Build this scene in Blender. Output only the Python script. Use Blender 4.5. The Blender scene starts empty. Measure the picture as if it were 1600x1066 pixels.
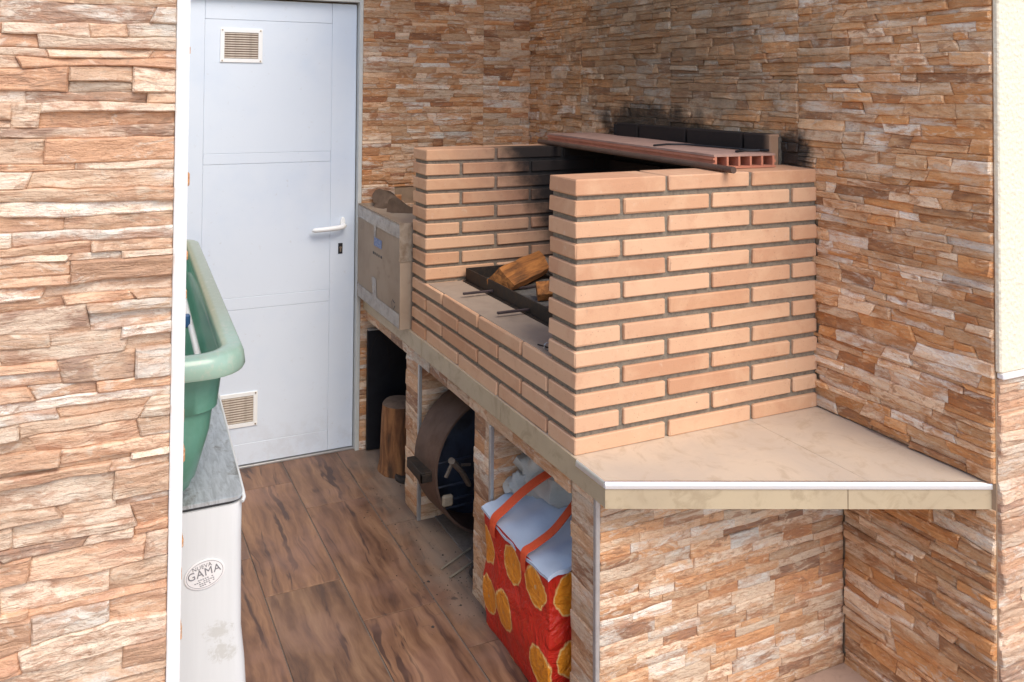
import bpy, math, random
from mathutils import Vector, Matrix, noise as mnoise

# ------------------------------------------------------------------ camera, light, exposure
S = 0.012083                      # one working unit in metres (brick = 24 units = 29 cm); z = 0 is the counter top
ZF = -58.0                        # floor level in working units
def W(b, a, z): return Vector((b*S, a*S, (z-ZF)*S))

sc = bpy.context.scene
cam_d = bpy.data.cameras.new('camera'); cam = bpy.data.objects.new('camera', cam_d)
sc.collection.objects.link(cam); sc.camera = cam
RM = [[0.91362577, -0.40647154, 0.00829739], [0.01757756, 0.01910272, -0.999663], [0.40617606, 0.91346372, 0.02459752]]
r_, d_, f_ = [Vector(v).normalized() for v in RM]
rot = Matrix((r_, -d_, -f_)).transposed().to_4x4()
cam.matrix_world = Matrix.Translation(W(-97.0498, -153.9639, 79.6473)) @ rot
cam_d.sensor_width = 36.0; cam_d.lens = 1293.779/1600*36
cam_d.shift_x = (800-713.4666)/1600; cam_d.shift_y = -(533-100.7828)/1600
cam_d.clip_start = 0.02; cam_d.clip_end = 500

SUN_EL, SUN_AZ = math.radians(50), math.radians(172)      # azimuth clockwise from +Y (north)
world = bpy.data.worlds.new("World"); sc.world = world; world.use_nodes = True
wn = world.node_tree.nodes; wl = world.node_tree.links
sky = wn.new('ShaderNodeTexSky'); sky.sky_type = 'NISHITA'; sky.sun_disc = False
sky.sun_elevation = SUN_EL; sky.sun_rotation = SUN_AZ; sky.dust_density = 1.0; sky.air_density = 1.0; sky.ozone_density = 1.0
wl.new(sky.outputs[0], wn['Background'].inputs[0]); wn['Background'].inputs[1].default_value = 0.15
sd = bpy.data.lights.new('sun', 'SUN'); sd.energy = 1.6; sd.angle = math.radians(36); sd.color = (1.0, 0.91, 0.78)
so = bpy.data.objects.new('sun', sd); sc.collection.objects.link(so)
sdir = Vector((math.sin(SUN_AZ)*math.cos(SUN_EL), math.cos(SUN_AZ)*math.cos(SUN_EL), math.sin(SUN_EL)))
so.rotation_euler = sdir.to_track_quat('Z', 'Y').to_euler()
sc.view_settings.view_transform = 'Standard'; sc.view_settings.look = 'None'
sc.view_settings.gamma = 1; sc.view_settings.use_curve_mapping = False
sc.view_settings.exposure = 0.86
sc.cycles.max_bounces = 10; sc.cycles.diffuse_bounces = 6

# ------------------------------------------------------------------ node helpers
def srgb(r, g, b):
    f = lambda c: (c/255/12.92) if c/255 <= .04045 else ((c/255+.055)/1.055)**2.4
    return (f(r), f(g), f(b), 1)
class NT:
    def __init__(s, name):
        s.m = bpy.data.materials.new(name); s.m.use_nodes = True
        s.n = s.m.node_tree.nodes; s.l = s.m.node_tree.links; s.b = s.n['Principled BSDF']
    def new(s, t, **k):
        x = s.n.new(t)
        for a, v in k.items(): setattr(x, a, v)
        return x
    def put(s, sock, v):
        if isinstance(v, bpy.types.NodeSocket): s.l.new(v, sock)
        elif v is not None:
            if isinstance(v, (tuple, list)) and sock.type == 'RGBA' and len(v) == 3: v = (*v, 1)
            sock.default_value = v
    def math(s, op, a, b=None, c=None, clamp=False):
        x = s.new('ShaderNodeMath', operation=op, use_clamp=clamp)
        s.put(x.inputs[0], a); s.put(x.inputs[1], b)
        if c is not None: s.put(x.inputs[2], c)
        return x.outputs[0]
    def vmath(s, op, a, b=None):
        x = s.new('ShaderNodeVectorMath', operation=op); s.put(x.inputs[0], a); s.put(x.inputs[1], b)
        return x.outputs[0]
    def mix(s, f, a, b, mode='MIX'):
        x = s.new('ShaderNodeMix', data_type='RGBA', blend_type=mode); x.clamp_factor = True
        s.put(x.inputs[0], f); s.put(x.inputs[6], a); s.put(x.inputs[7], b); return x.outputs[2]
    def ramp(s, f, stops, interp='LINEAR'):
        x = s.new('ShaderNodeValToRGB'); x.color_ramp.interpolation = interp; e = x.color_ramp.elements
        while len(e) < len(stops): e.new(0.5)
        for i, (p, c) in enumerate(stops):
            e[i].position = p; e[i].color = c if len(c) == 4 else (*c, 1)
        s.put(x.inputs[0], f); return x.outputs[0]
    def step(s, f, lo, hi):
        x = s.new('ShaderNodeMapRange', interpolation_type='SMOOTHSTEP'); s.put(x.inputs[0], f)
        x.inputs[1].default_value = lo; x.inputs[2].default_value = hi; return x.outputs[0]
    def noise(s, vec, scale, detail=4, rough=.6, dist=0., d='3D'):
        x = s.new('ShaderNodeTexNoise', noise_dimensions=d); s.put(x.inputs['Vector'], vec)
        x.inputs['Scale'].default_value = scale; x.inputs['Detail'].default_value = detail
        x.inputs['Roughness'].default_value = rough; x.inputs['Distortion'].default_value = dist
        return x.outputs['Fac']
    def voro(s, vec, scale, feature='F1', out='Distance', rnd=1., d='3D'):
        x = s.new('ShaderNodeTexVoronoi', feature=feature, voronoi_dimensions=d); s.put(x.inputs['Vector'], vec)
        x.inputs['Scale'].default_value = scale; x.inputs['Randomness'].default_value = rnd
        return x.outputs[out]
    def obj(s): return s.new('ShaderNodeTexCoord').outputs['Object']
    def pos(s):                                # world position in working units (b, a, z)
        g = s.new('ShaderNodeNewGeometry').outputs['Position']
        v = s.vmath('SCALE', g); v.node.inputs['Scale'].default_value = 1/S
        v = s.vmath('ADD', v, (0, 0, ZF)); x = s.new('ShaderNodeSeparateXYZ'); s.put(x.inputs[0], v)
        return x.outputs, v
    def rnd(s): return s.new('ShaderNodeObjectInfo').outputs['Random']
    def attr(s, n): return s.new('ShaderNodeAttribute', attribute_name=n).outputs['Fac']
    def bump(s, h, strength=.5, dist=.002, nrm=None):
        x = s.new('ShaderNodeBump'); x.inputs['Strength'].default_value = strength; x.inputs['Distance'].default_value = dist
        s.put(x.inputs['Height'], h)
        if nrm: s.put(x.inputs['Normal'], nrm)
        return x.outputs[0]
    def done(s, col=None, rough=None, metal=None, nrm=None, spec=None, **k):
        s.put(s.b.inputs['Base Color'], col); s.put(s.b.inputs['Roughness'], rough); s.put(s.b.inputs['Metallic'], metal)
        s.put(s.b.inputs['Normal'], nrm); s.put(s.b.inputs['Specular IOR Level'], spec)
        for a, v in k.items(): s.put(s.b.inputs[a.replace('_', ' ')], v)
        return s.m
def ell(t, P, c, r):                           # 0 at the centre, 1 on an ellipsoid round c (working units)
    acc = None
    for i in range(3):
        if r[i] is None: continue
        q = t.math('DIVIDE', t.math('SUBTRACT', P[i], c[i]), r[i]); q = t.math('MULTIPLY', q, q)
        acc = q if acc is None else t.math('ADD', acc, q)
    return t.math('SQRT', acc)

def stone_material(name, pale=0., brown=0., soot=False, rust=1.0, sat=1.0, hue=.5, val=1.0):
    t = NT(name); r = t.attr('rnd')
    off = t.new('ShaderNodeCombineXYZ'); 
    for i, k in enumerate((37., 91., 53.)): t.put(off.inputs[i], t.math('MULTIPLY', r, k))
    co = t.vmath('ADD', t.obj(), off.outputs[0]); cs = t.vmath('MULTIPLY', co, (1, 1, 2.6))
    cream, tan, buff = (.74, .57, .42), (.61, .38, .23), (.68, .46, .30)
    orange, rustc, brownc, white, dark = (.55, .285, .145), (.38, .16, .075), (.25, .12, .07), (.74, .67, .58), (.14, .07, .04)
    base = t.ramp(r, [(0, cream), (.14, tan), (.26, buff), (.38, orange), (.48, cream), (.58, white), (.68, tan), (.78, orange), (.87, brownc), (.95, buff)], 'CONSTANT')
    n1 = t.noise(cs, 17, 5, .62, .6); n2 = t.noise(t.vmath('ADD', cs, (5, 9, 3)), 26, 4, .6, 1.0)
    n3 = t.noise(t.vmath('ADD', cs, (8, 1, 6)), 9, 3, .6, .4)
    r2 = t.math('FRACT', t.math('MULTIPLY_ADD', r, 7.77, .31)); r3 = t.math('FRACT', t.math('MULTIPLY', r, 29.3))
    base2 = t.ramp(r2, [(0, orange), (.16, cream), (.34, rustc), (.48, tan), (.60, white), (.74, buff), (.88, (.45, .22, .11))], 'CONSTANT')
    nb = t.noise(t.vmath('MULTIPLY', t.vmath('ADD', co, (1, 7, 2)), (.75, 1, 3.2)), 8, 5, .68, .7)
    c = t.mix(t.math('MULTIPLY', t.step(nb, .46, .60), .85), base, base2)
    amt = t.math('MULTIPLY_ADD', r3, .9, .1)
    c = t.mix(t.math('MULTIPLY', t.math('MULTIPLY', t.step(n1, .50, .66), .85*rust), amt), c, rustc)
    c = t.mix(t.math('MULTIPLY', t.step(n3, .52, .66), .55), c, orange)
    c = t.mix(t.math('MULTIPLY', t.math('MULTIPLY', t.step(n2, .54, .66), .7), t.math('SUBTRACT', 1., r2)), c, (.74, .60, .44))
    n5 = t.noise(t.vmath('ADD', cs, (2, 4, 19)), 13, 5, .7, 1.4)
    c = t.mix(t.math('MULTIPLY', t.step(n5, .62, .74), .5), c, dark)
    vein = t.math('ABSOLUTE', t.math('SUBTRACT', t.noise(t.vmath('ADD', cs, (3, 2, 7)), 20, 3, .6, 1.2), .5))
    c = t.mix(t.math('MULTIPLY', t.step(vein, .022, .0), .5), c, rustc)
    c = t.mix(t.step(t.noise(co, 300, 2), .62, .8), c, t.mix(.5, c, dark))
    hsv = t.new('ShaderNodeHueSaturation'); t.put(hsv.inputs['Color'], c)
    rv = t.math('FRACT', t.math('MULTIPLY', r, 17.3)); t.put(hsv.inputs['Value'], t.math('MULTIPLY', t.math('MULTIPLY_ADD', rv, .46, .86), val))
    hsv.inputs['Saturation'].default_value = sat; hsv.inputs['Hue'].default_value = hue
    c = hsv.outputs[0]
    nr = t.noise(t.vmath('MULTIPLY', t.vmath('ADD', co, (6, 2, 11)), (1, 1, 2.2)), 15, 6, .7, 1.2)
    c = t.mix(t.math('MULTIPLY', t.math('MULTIPLY', t.step(nr, .54, .62), t.step(r3, .35, .6)), .7), c, (.36, .145, .06))
    c = t.mix(t.math('MULTIPLY', t.math('MULTIPLY', t.step(nr, .46, .38), t.step(r2, .4, .6)), .55), c, (.78, .66, .52))
    if pale: c = t.mix(pale, c, (.74, .62, .48))
    if brown: c = t.mix(brown, c, (.60, .36, .19))
    if soot:
        P, v = t.pos(); w = t.math('MULTIPLY', t.math('SUBTRACT', t.noise(t.vmath('MULTIPLY', v, (1, 1, .6)), .16, 8, .72), .5), 1.5)
        e1 = t.math('ADD', ell(t, P, (71, 8, 62), (None, 10, 7.5)), w)
        e2 = t.math('ADD', ell(t, P, (71, 66, 66), (None, 34, 9)), w)
        e3 = t.math('ADD', ell(t, P, (71, 62, 92), (None, 82, 52)), w)
        c = t.mix(t.math('MULTIPLY', t.step(e3, 1.15, .2), .66), c, (.12, .09, .06))
        c = t.mix(t.math('MULTIPLY', t.step(e1, 1.05, .45), .94), c, (.012, .011, .010))
        c = t.mix(t.math('MULTIPLY', t.step(e2, 1.1, .5), .85), c, (.02, .017, .014))
    h = t.math('ADD', t.math('MULTIPLY', t.noise(cs, 34, 6, .62, .8), 1.0), t.math('MULTIPLY', t.voro(cs, 26, 'F1'), .5))
    h = t.math('ADD', h, t.math('MULTIPLY', t.noise(co, 220, 3), .16))
    h = t.math('ADD', h, t.math('MULTIPLY', t.noise(t.vmath('MULTIPLY', co, (.5, 1, 5)), 22, 5, .7, .6), .9))
    return t.done(c, t.math('MULTIPLY_ADD', n2, .25, .42), 0, t.bump(h, 1.0, .007))

M = {}
M['stone_left'] = stone_material('stone_left', pale=.24, rust=1.2, sat=1.06, hue=.496, val=1.04)
M['stone_back'] = stone_material('stone_back', sat=1.12, hue=.498, brown=.08, val=1.06)
M['stone_right'] = stone_material('stone_right', soot=True, sat=1.17, hue=.499, brown=.22, val=1.12)
M['stone_low'] = stone_material('stone_low', pale=.12, sat=1.12, hue=.499, val=1.04)
M['stone_pier'] = stone_material('stone_pier', brown=.15, sat=1.05, hue=.499)

def soot_mix(t, c, amount=1.0, tone=(.012, .011, .012)):
    P, v = t.pos(); b, a, z = P
    w = t.math('MULTIPLY', t.math('SUBTRACT', t.noise(v, .16, 4), .5), 16.)
    lim = t.math('MULTIPLY', t.math('SUBTRACT', 59., z), .62)                  # soot climbs: starts at b = 20 on top, further in below
    x = t.math('ADD', t.math('SUBTRACT', t.math('SUBTRACT', b, 21.), lim), w)
    m = t.step(x, -3., 13.); wash = t.math('MULTIPLY', t.math('MULTIPLY', t.step(x, -26., 4.), t.step(a, 14., 30.)), .5)
    c = t.mix(t.math('MULTIPLY', wash, t.step(a, 97., 90.)), c, (.15, .085, .07))
    m = t.math('MULTIPLY', m, t.step(a, 9., 15.)); m = t.math('MULTIPLY', m, t.step(a, 97., 90.))
    return t.mix(t.math('MULTIPLY', m, amount), c, tone)
def brick_material():
    t = NT('brick'); r = t.rnd(); co = t.obj()
    off = t.new('ShaderNodeCombineXYZ'); t.put(off.inputs[0], t.math('MULTIPLY', r, 40.)); t.put(off.inputs[1], t.math('MULTIPLY', r, 77.))
    co = t.vmath('ADD', co, off.outputs[0])
    c = t.ramp(r, [(0, (.55, .29, .165)), (.3, (.61, .345, .205)), (.6, (.66, .40, .25)), (.85, (.585, .33, .20)), (1, (.52, .265, .15))])
    c = t.mix(t.math('MULTIPLY', t.step(t.noise(co, 9, 4, .6, .5), .42, .72), .5), c, (.69, .44, .275))
    c = t.mix(t.math('MULTIPLY', t.step(t.noise(t.vmath('ADD', co, (4, 4, 4)), 14, 5, .65, .3), .52, .75), .4), c, (.50, .24, .14))
    c = t.mix(t.math('MULTIPLY', t.step(t.noise(co, 170, 2), .66, .78), .6), c, (.22, .12, .08))
    c = t.mix(t.math('MULTIPLY', t.step(t.noise(t.vmath('ADD', co, (9, 1, 3)), 55, 5, .7, .8), .60, .74), .35), c, (.36, .19, .12))
    c = t.mix(t.math('MULTIPLY', t.step(t.noise(t.vmath('ADD', co, (1, 8, 3)), 30, 5, .7), .60, .76), .4), c, (.66, .52, .40))
    c = soot_mix(t, c, .97)
    h = t.math('ADD', t.noise(co, 240, 3, .7), t.math('MULTIPLY', t.noise(co, 40, 3), .8))
    return t.done(c, .88, 0, t.bump(h, .35, .0015), .25)
M['brick'] = brick_material()
def simple(name, col, rough=.6, metal=0., nscale=60, namt=.25, dark=None, bump=.2, bdist=.001, soot=False, spec=None, stretch=(1, 1, 1), **k):
    t = NT(name); co = t.vmath('MULTIPLY', t.obj(), stretch)
    n = t.noise(co, nscale, 5, .6, .4)
    dark = dark or tuple(v*.55 for v in col)
    c = t.mix(t.math('MULTIPLY', t.step(n, .35, .75), namt*2), (*col, 1), (*dark, 1))
    if soot: c = soot_mix(t, c, .97)
    return t.done(c, t.math('MULTIPLY_ADD', n, .2, max(rough-.1, 0)), metal, t.bump(t.noise(co, nscale*4, 3), bump, bdist), spec, **k)
M['mortar'] = simple('mortar', (.25, .205, .155), .95, nscale=90, namt=.4, bump=.9, bdist=.003, soot=True)
M['backing'] = simple('wall_backing', (.40, .27, .17), .95, nscale=30, bump=.4)
M['metal'] = simple('polished_steel_trim', (.9, .91, .93), .42, 1., nscale=30, namt=.08, bump=.02)
M['trimgrey'] = simple('grey_aluminium_trim', (.50, .49, .48), .4, .6, nscale=40, namt=.2, bump=.05)
M['whitepvc'] = simple('white_plastic_trim', (.86, .85, .83), .35, 0, nscale=8, namt=.04, bump=.03)
M['black'] = simple('black_painted_steel', (.018, .019, .024), .45, .3, nscale=30, namt=.3, bump=.3)
M['soot_iron'] = simple('sooty_iron', (.028, .024, .022), .6, .5, nscale=50, namt=.4, dark=(.07, .045, .03), bump=.5)
M['rust'] = simple('rusty_brown_steel', (.125, .075, .055), .7, .3, nscale=18, namt=.4, dark=(.09, .05, .035), bump=.5)
M['bluesteel'] = simple('dark_blue_steel', (.06, .08, .13), .5, .5, nscale=12, namt=.45, dark=(.03, .025, .025), bump=.4)
M['clay'] = simple('red_hollow_clay', (.52, .20, .12), .85, nscale=30, namt=.3, dark=(.35, .13, .08), bump=.4)
M['claytop'] = simple('dusty_clay_face', (.40, .25, .20), .9, nscale=14, namt=.35, dark=(.25, .15, .12), bump=.5)
M['ash'] = simple('grey_ash', (.16, .145, .13), 1., nscale=60, namt=.5, bump=.9, bdist=.004)
M['paper'] = simple('brown_crumpled_paper', (.20, .13, .085), .9, nscale=20, namt=.4, bump=.4)
M['lock'] = simple('black_lock_plate', (.03, .03, .035), .35, .3, namt=.1)
M['brass'] = simple('dull_brass', (.45, .36, .28), .35, .9, namt=.1)
M['label_white'] = simple('white_sticker', (.82, .78, .76), .4, nscale=20, namt=.06)
M['label_ink'] = simple('grey_print', (.22, .21, .22), .6, namt=.1)
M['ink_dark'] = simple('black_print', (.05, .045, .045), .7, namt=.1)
M['ink_blue'] = simple('blue_print', (.07, .12, .30), .6, nscale=160, namt=.5, dark=(.34, .36, .42))
M['blueplastic'] = simple('dark_blue_plastic', (.03, .10, .24), .4, namt=.15)
M['strap'] = simple('red_orange_webbing', (.72, .085, .02), .7, nscale=120, namt=.12, dark=(.5, .05, .02), bump=.5)
M['cloth'] = simple('off_white_cloth', (.52, .50, .45), .9, nscale=24, namt=.15, dark=(.4, .38, .33), bump=.6, bdist=.002)
M['coverlid'] = simple('pale_blue_white_cover', (.50, .57, .68), .5, nscale=10, namt=.14, dark=(.44, .50, .60), bump=.35, bdist=.002)
M['gravel'] = simple('debris', (.05, .04, .035), 1., nscale=80, namt=.3)
M['straw'] = simple('pale_stick', (.27, .22, .16), .7, nscale=40, namt=.3)

def tile_mat(name, c1, c2, c3, rough=.3, bump=.05):
    t = NT(name); P, v = t.pos(); v = t.vmath('MULTIPLY', v, (1, 1, 1))
    n1 = t.noise(v, .035, 5, .6, .8); n2 = t.noise(t.vmath('ADD', v, (50, 20, 5)), .12, 6, .7, 1.5)
    c = t.mix(t.step(n1, .35, .65), c1, c2); c = t.mix(t.math('MULTIPLY', t.step(n2, .5, .66), .6), c, c3)
    c = t.mix(t.math('MULTIPLY', t.step(t.noise(v, 1.6, 3), .6, .8), .25), c, (.3, .22, .16))
    return t.done(c, t.math('MULTIPLY_ADD', n2, .3, rough-.1), 0, t.bump(t.noise(v, 2.5, 3), bump, .001))
M['countertop'] = tile_mat('beige_counter_tile', (.60, .48, .355), (.52, .425, .33), (.45, .34, .23), .38)
M['band'] = tile_mat('sand_edge_tile', (.50, .39, .25), (.44, .34, .22), (.34, .25, .15), .42)
M['terracotta'] = tile_mat('outdoor_tile', (.50, .34, .25), (.45, .32, .25), (.32, .22, .17), .6)
M['concrete'] = simple('outdoor_paving', (.48, .43, .36), .9, nscale=3, namt=.2)

def plaster():
    t = NT('cream_render'); co = t.obj(); h = t.noise(co, 130, 5, .7)
    v = t.voro(co, 90, 'SMOOTH_F1'); c = t.mix(t.step(h, .4, .7), (.80, .70, .53), (.86, .78, .62))
    return t.done(c, .95, 0, t.bump(t.math('ADD', h, v), .7, .005))
M['plaster'] = plaster()

def wood_floor():
    t = NT('wood_look_plank'); r = t.rnd(); co = t.obj(); P, v = t.pos()
    off = t.new('ShaderNodeCombineXYZ'); t.put(off.inputs[0], t.math('MULTIPLY', r, 31.)); t.put(off.inputs[1], t.math('MULTIPLY', r, 57.))
    co = t.vmath('ADD', co, off.outputs[0]); cg = t.vmath('MULTIPLY', co, (1, .12, 1))
    warp = t.noise(t.vmath('MULTIPLY', co, (1, .45, 1)), 7, 3)
    wv = t.new('ShaderNodeCombineXYZ'); t.put(wv.inputs[0], t.math('MULTIPLY', warp, .07)); cg2 = t.vmath('ADD', cg, wv.outputs[0])
    g1 = t.noise(cg2, 26, 6, .62, .4); g2 = t.noise(cg2, 120, 4, .6); g3 = t.noise(t.vmath('ADD', cg2, (3, 3, 3)), 13, 4, .6, 1.6)
    c = t.ramp(g1, [(.28, (.065, .033, .021)), (.42, (.15, .077, .044)), (.53, (.225, .123, .07)), (.64, (.30, .176, .10)), (.8, (.39, .25, .155))])
    c = t.mix(t.math('MULTIPLY', t.step(g3, .56, .64), .9), c, (.045, .024, .02))
    c = t.mix(t.math('MULTIPLY', g2, .28), c, (.10, .05, .03), 'MIX')
    c = t.mix(t.math('MULTIPLY', t.step(t.noise(co, 4, 3), .45, .65), .30), c, (.30, .18, .14))
    tint = t.ramp(r, [(0, (.9, .9, .9)), (.5, (1.12, 1.05, 1.0)), (1, (.95, .88, .86))]); c = t.mix(1., c, tint, 'MULTIPLY')
    dn = t.math('MULTIPLY', t.math('SUBTRACT', t.noise(v, .12, 5, .65), .5), 22.)
    dust = t.step(t.math('ADD', P[0], dn), -14., 4.)                       # pale dust drifting out of the niches
    dust = t.math('MULTIPLY', dust, t.step(P[1], 10., 60.))
    c = t.mix(t.math('MULTIPLY', dust, .72), c, (.27, .205, .155))
    sp = t.step(t.noise(v, .35, 5, .7, 1.), .60, .70)
    near = t.math('MULTIPLY', t.step(P[0], -26., -8.), t.step(P[1], 25., 60.))
    c = t.mix(t.math('MULTIPLY', t.math('MULTIPLY', sp, near), .75), c, (.035, .028, .026))
    rg = t.math('MULTIPLY_ADD', g1, .25, .34); rg = t.math('MULTIPLY_ADD', dust, .35, rg)
    return t.done(c, rg, 0, t.bump(t.math('ADD', g1, t.math('MULTIPLY', g2, .6)), .15, .001))
M['floor'] = wood_floor()
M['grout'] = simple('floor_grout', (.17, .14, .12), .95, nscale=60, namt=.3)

def door_paint():
    t = NT('white_door_paint'); P, v = t.pos()
    n = t.noise(v, .03, 4, .6); n2 = t.noise(v, .5, 5, .7)
    c = t.mix(t.step(n, .4, .7), (.69, .745, .82), (.63, .70, .80)); c = t.mix(t.math('MULTIPLY', t.step(n2, .62, .75), .25), c, (.42, .38, .33))
    low = t.math('MULTIPLY', t.step(P[2], -30., -58.), t.step(t.noise(v, .15, 5, .7), .45, .65)); c = t.mix(t.math('MULTIPLY', low, .14), c, (.35, .28, .22))
    return t.done(c, .32, 0, t.bump(t.noise(v, .4, 3), .05, .002), .5)
M['door'] = door_paint()
M['ventbrown'] = simple('dusty_vent_slat', (.50, .42, .34), .7, nscale=40, namt=.3)
M['ventback'] = simple('vent_shadow_gap', (.26, .17, .12), .9)

def cardboard():
    t = NT('cardboard'); co = t.obj(); P, v = t.pos()
    c = t.mix(t.step(t.noise(v, .06, 4), .4, .7), (.36, .27, .195), (.30, .215, .15))
    c = t.mix(t.math('MULTIPLY', t.step(t.noise(v, .1, 4, .6, 1.), .55, .75), .5), c, (.17, .105, .07))
    w = t.new('ShaderNodeTexWave'); w.inputs['Scale'].default_value = 60; t.put(w.inputs['Vector'], co)
    return t.done(c, .8, 0, t.bump(w.outputs['Fac'], .08, .001))
M['cardboard'] = cardboard()
M['tape'] = simple('clear_wrinkled_tape', (.34, .28, .22), .2, nscale=22, namt=.5, dark=(.20, .14, .095), bump=.6, bdist=.003)

def log_bark(name, c1, c2, c3, ax=(1, 1, .2), sc_=26, rz=0):
    t = NT(name); vr = t.new('ShaderNodeVectorRotate', rotation_type='Z_AXIS'); t.put(vr.inputs['Vector'], t.obj()); vr.inputs['Angle'].default_value = rz
    cg = t.vmath('MULTIPLY', vr.outputs[0], ax); n = t.noise(cg, sc_, 5, .65, .6); n2 = t.noise(cg, sc_*3, 3)
    c = t.ramp(n, [(.3, c3), (.48, c2), (.62, c1), (.8, c2)]); return t.done(c, .85, 0, t.bump(t.math('ADD', n, t.math('MULTIPLY', n2, .4)), .8, .006))
M['stump'] = log_bark('peeled_stump_wood', (.32, .145, .055), (.19, .08, .032), (.06, .03, .015))
M['stumptop'] = simple('sawn_wood_end', (.20, .13, .09), .9, nscale=30, namt=.4)
M['split'] = log_bark('split_orange_wood', (.44, .17, .042), (.27, .10, .025), (.07, .03, .012), (.10, 1, 1), 46, -math.radians(34))
M['bark'] = simple('grey_bark', (.17, .13, .105), .95, nscale=50, namt=.5, bump=.9, bdist=.004)

def green_plastic(name, weathered):
    t = NT(name); P, v = t.pos(); n = t.noise(v, .09, 5, .65, .5); n2 = t.noise(v, .6, 4, .7)
    c = t.mix(t.step(n, .4, .7), (.11, .29, .205), (.14, .34, .255))
    if weathered:
        c = t.mix(t.step(n, .3, .6), (.36, .51, .43), (.29, .42, .33)); far = t.step(P[1], 8., 40.); c = t.mix(t.math('MULTIPLY', far, .8), c, (.27, .29, .19)); c = t.mix(t.math('MULTIPLY', t.step(n2, .5, .7), .5), c, (.45, .44, .36))
    return t.done(c, .3, 0, t.bump(n2, .1, .002), .5, Coat_Weight=.2)
M['green'] = green_plastic('green_plastic', False); M['greenrim'] = green_plastic('weathered_green_rim', True)

def box_paint():
    t = NT('scuffed_white_sheet'); P, v = t.pos(); g = t.noise(t.vmath('MULTIPLY', v, (1, 1, .06)), .9, 4)
    c = t.mix(g, (.64, .64, .63), (.72, .72, .71))
    for (cb, cz) in ((-72.5, -25.), (-71.5, -29.)):
        e = t.math('ADD', ell(t, P, (cb, 0, cz), (2.8, None, 2.0)), t.math('MULTIPLY', t.math('SUBTRACT', t.noise(v, .8, 4, .7, 1.), .5), 3.))
        c = t.mix(t.math('MULTIPLY', t.step(e, 1.1, .3), .32), c, (.32, .28, .20))
    return t.done(c, .42, 0, t.bump(g, .08, .001))
M['boxwhite'] = box_paint()
def galv():
    t = NT('dull_galvanised_sheet'); co = t.obj(); g = t.noise(t.vmath('MULTIPLY', co, (6, 1, 1)), 14, 6, .7, .6)
    c = t.mix(t.step(g, .35, .7), (.60, .64, .66), (.40, .43, .44)); P, v = t.pos()
    c = t.mix(t.math('MULTIPLY', t.step(t.noise(v, .16, 5, .7, .5), .53, .68), .6), c, (.14, .12, .08))
    return t.done(c, .42, .55, t.bump(g, .2, .002))
M['galv'] = galv()

def bag_print():
    t = NT('orange_slice_print'); P, v = t.pos()
    cv = t.new('ShaderNodeCombineXYZ'); t.put(cv.inputs[0], t.math('SUBTRACT', P[1], P[0])); t.put(cv.inputs[1], P[2])
    wob = t.math('MULTIPLY', t.math('SUBTRACT', t.noise(cv.outputs[0], .22, 2), .5), .22)
    d = t.math('ADD', t.voro(cv.outputs[0], .078, 'F1', 'Distance', .4, '2D'), wob)
    red, pale, org = (.56, .022, .01, 1), (.85, .55, .20, 1), (.80, .27, .02, 1)
    c = t.ramp(d, [(0, (.7, .42, .2)), (.022, org), (.31, org), (.335, pale), (.365, red)], 'LINEAR')
    seg = t.noise(v, .9, 3); c = t.mix(t.math('MULTIPLY', t.step(seg, .5, .7), .22), c, (.50, .08, .01))
    return t.done(c, .45, 0, t.bump(t.noise(v, .16, 4, .6, .8), .8, .03), .4)
M['bag'] = bag_print()

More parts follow.
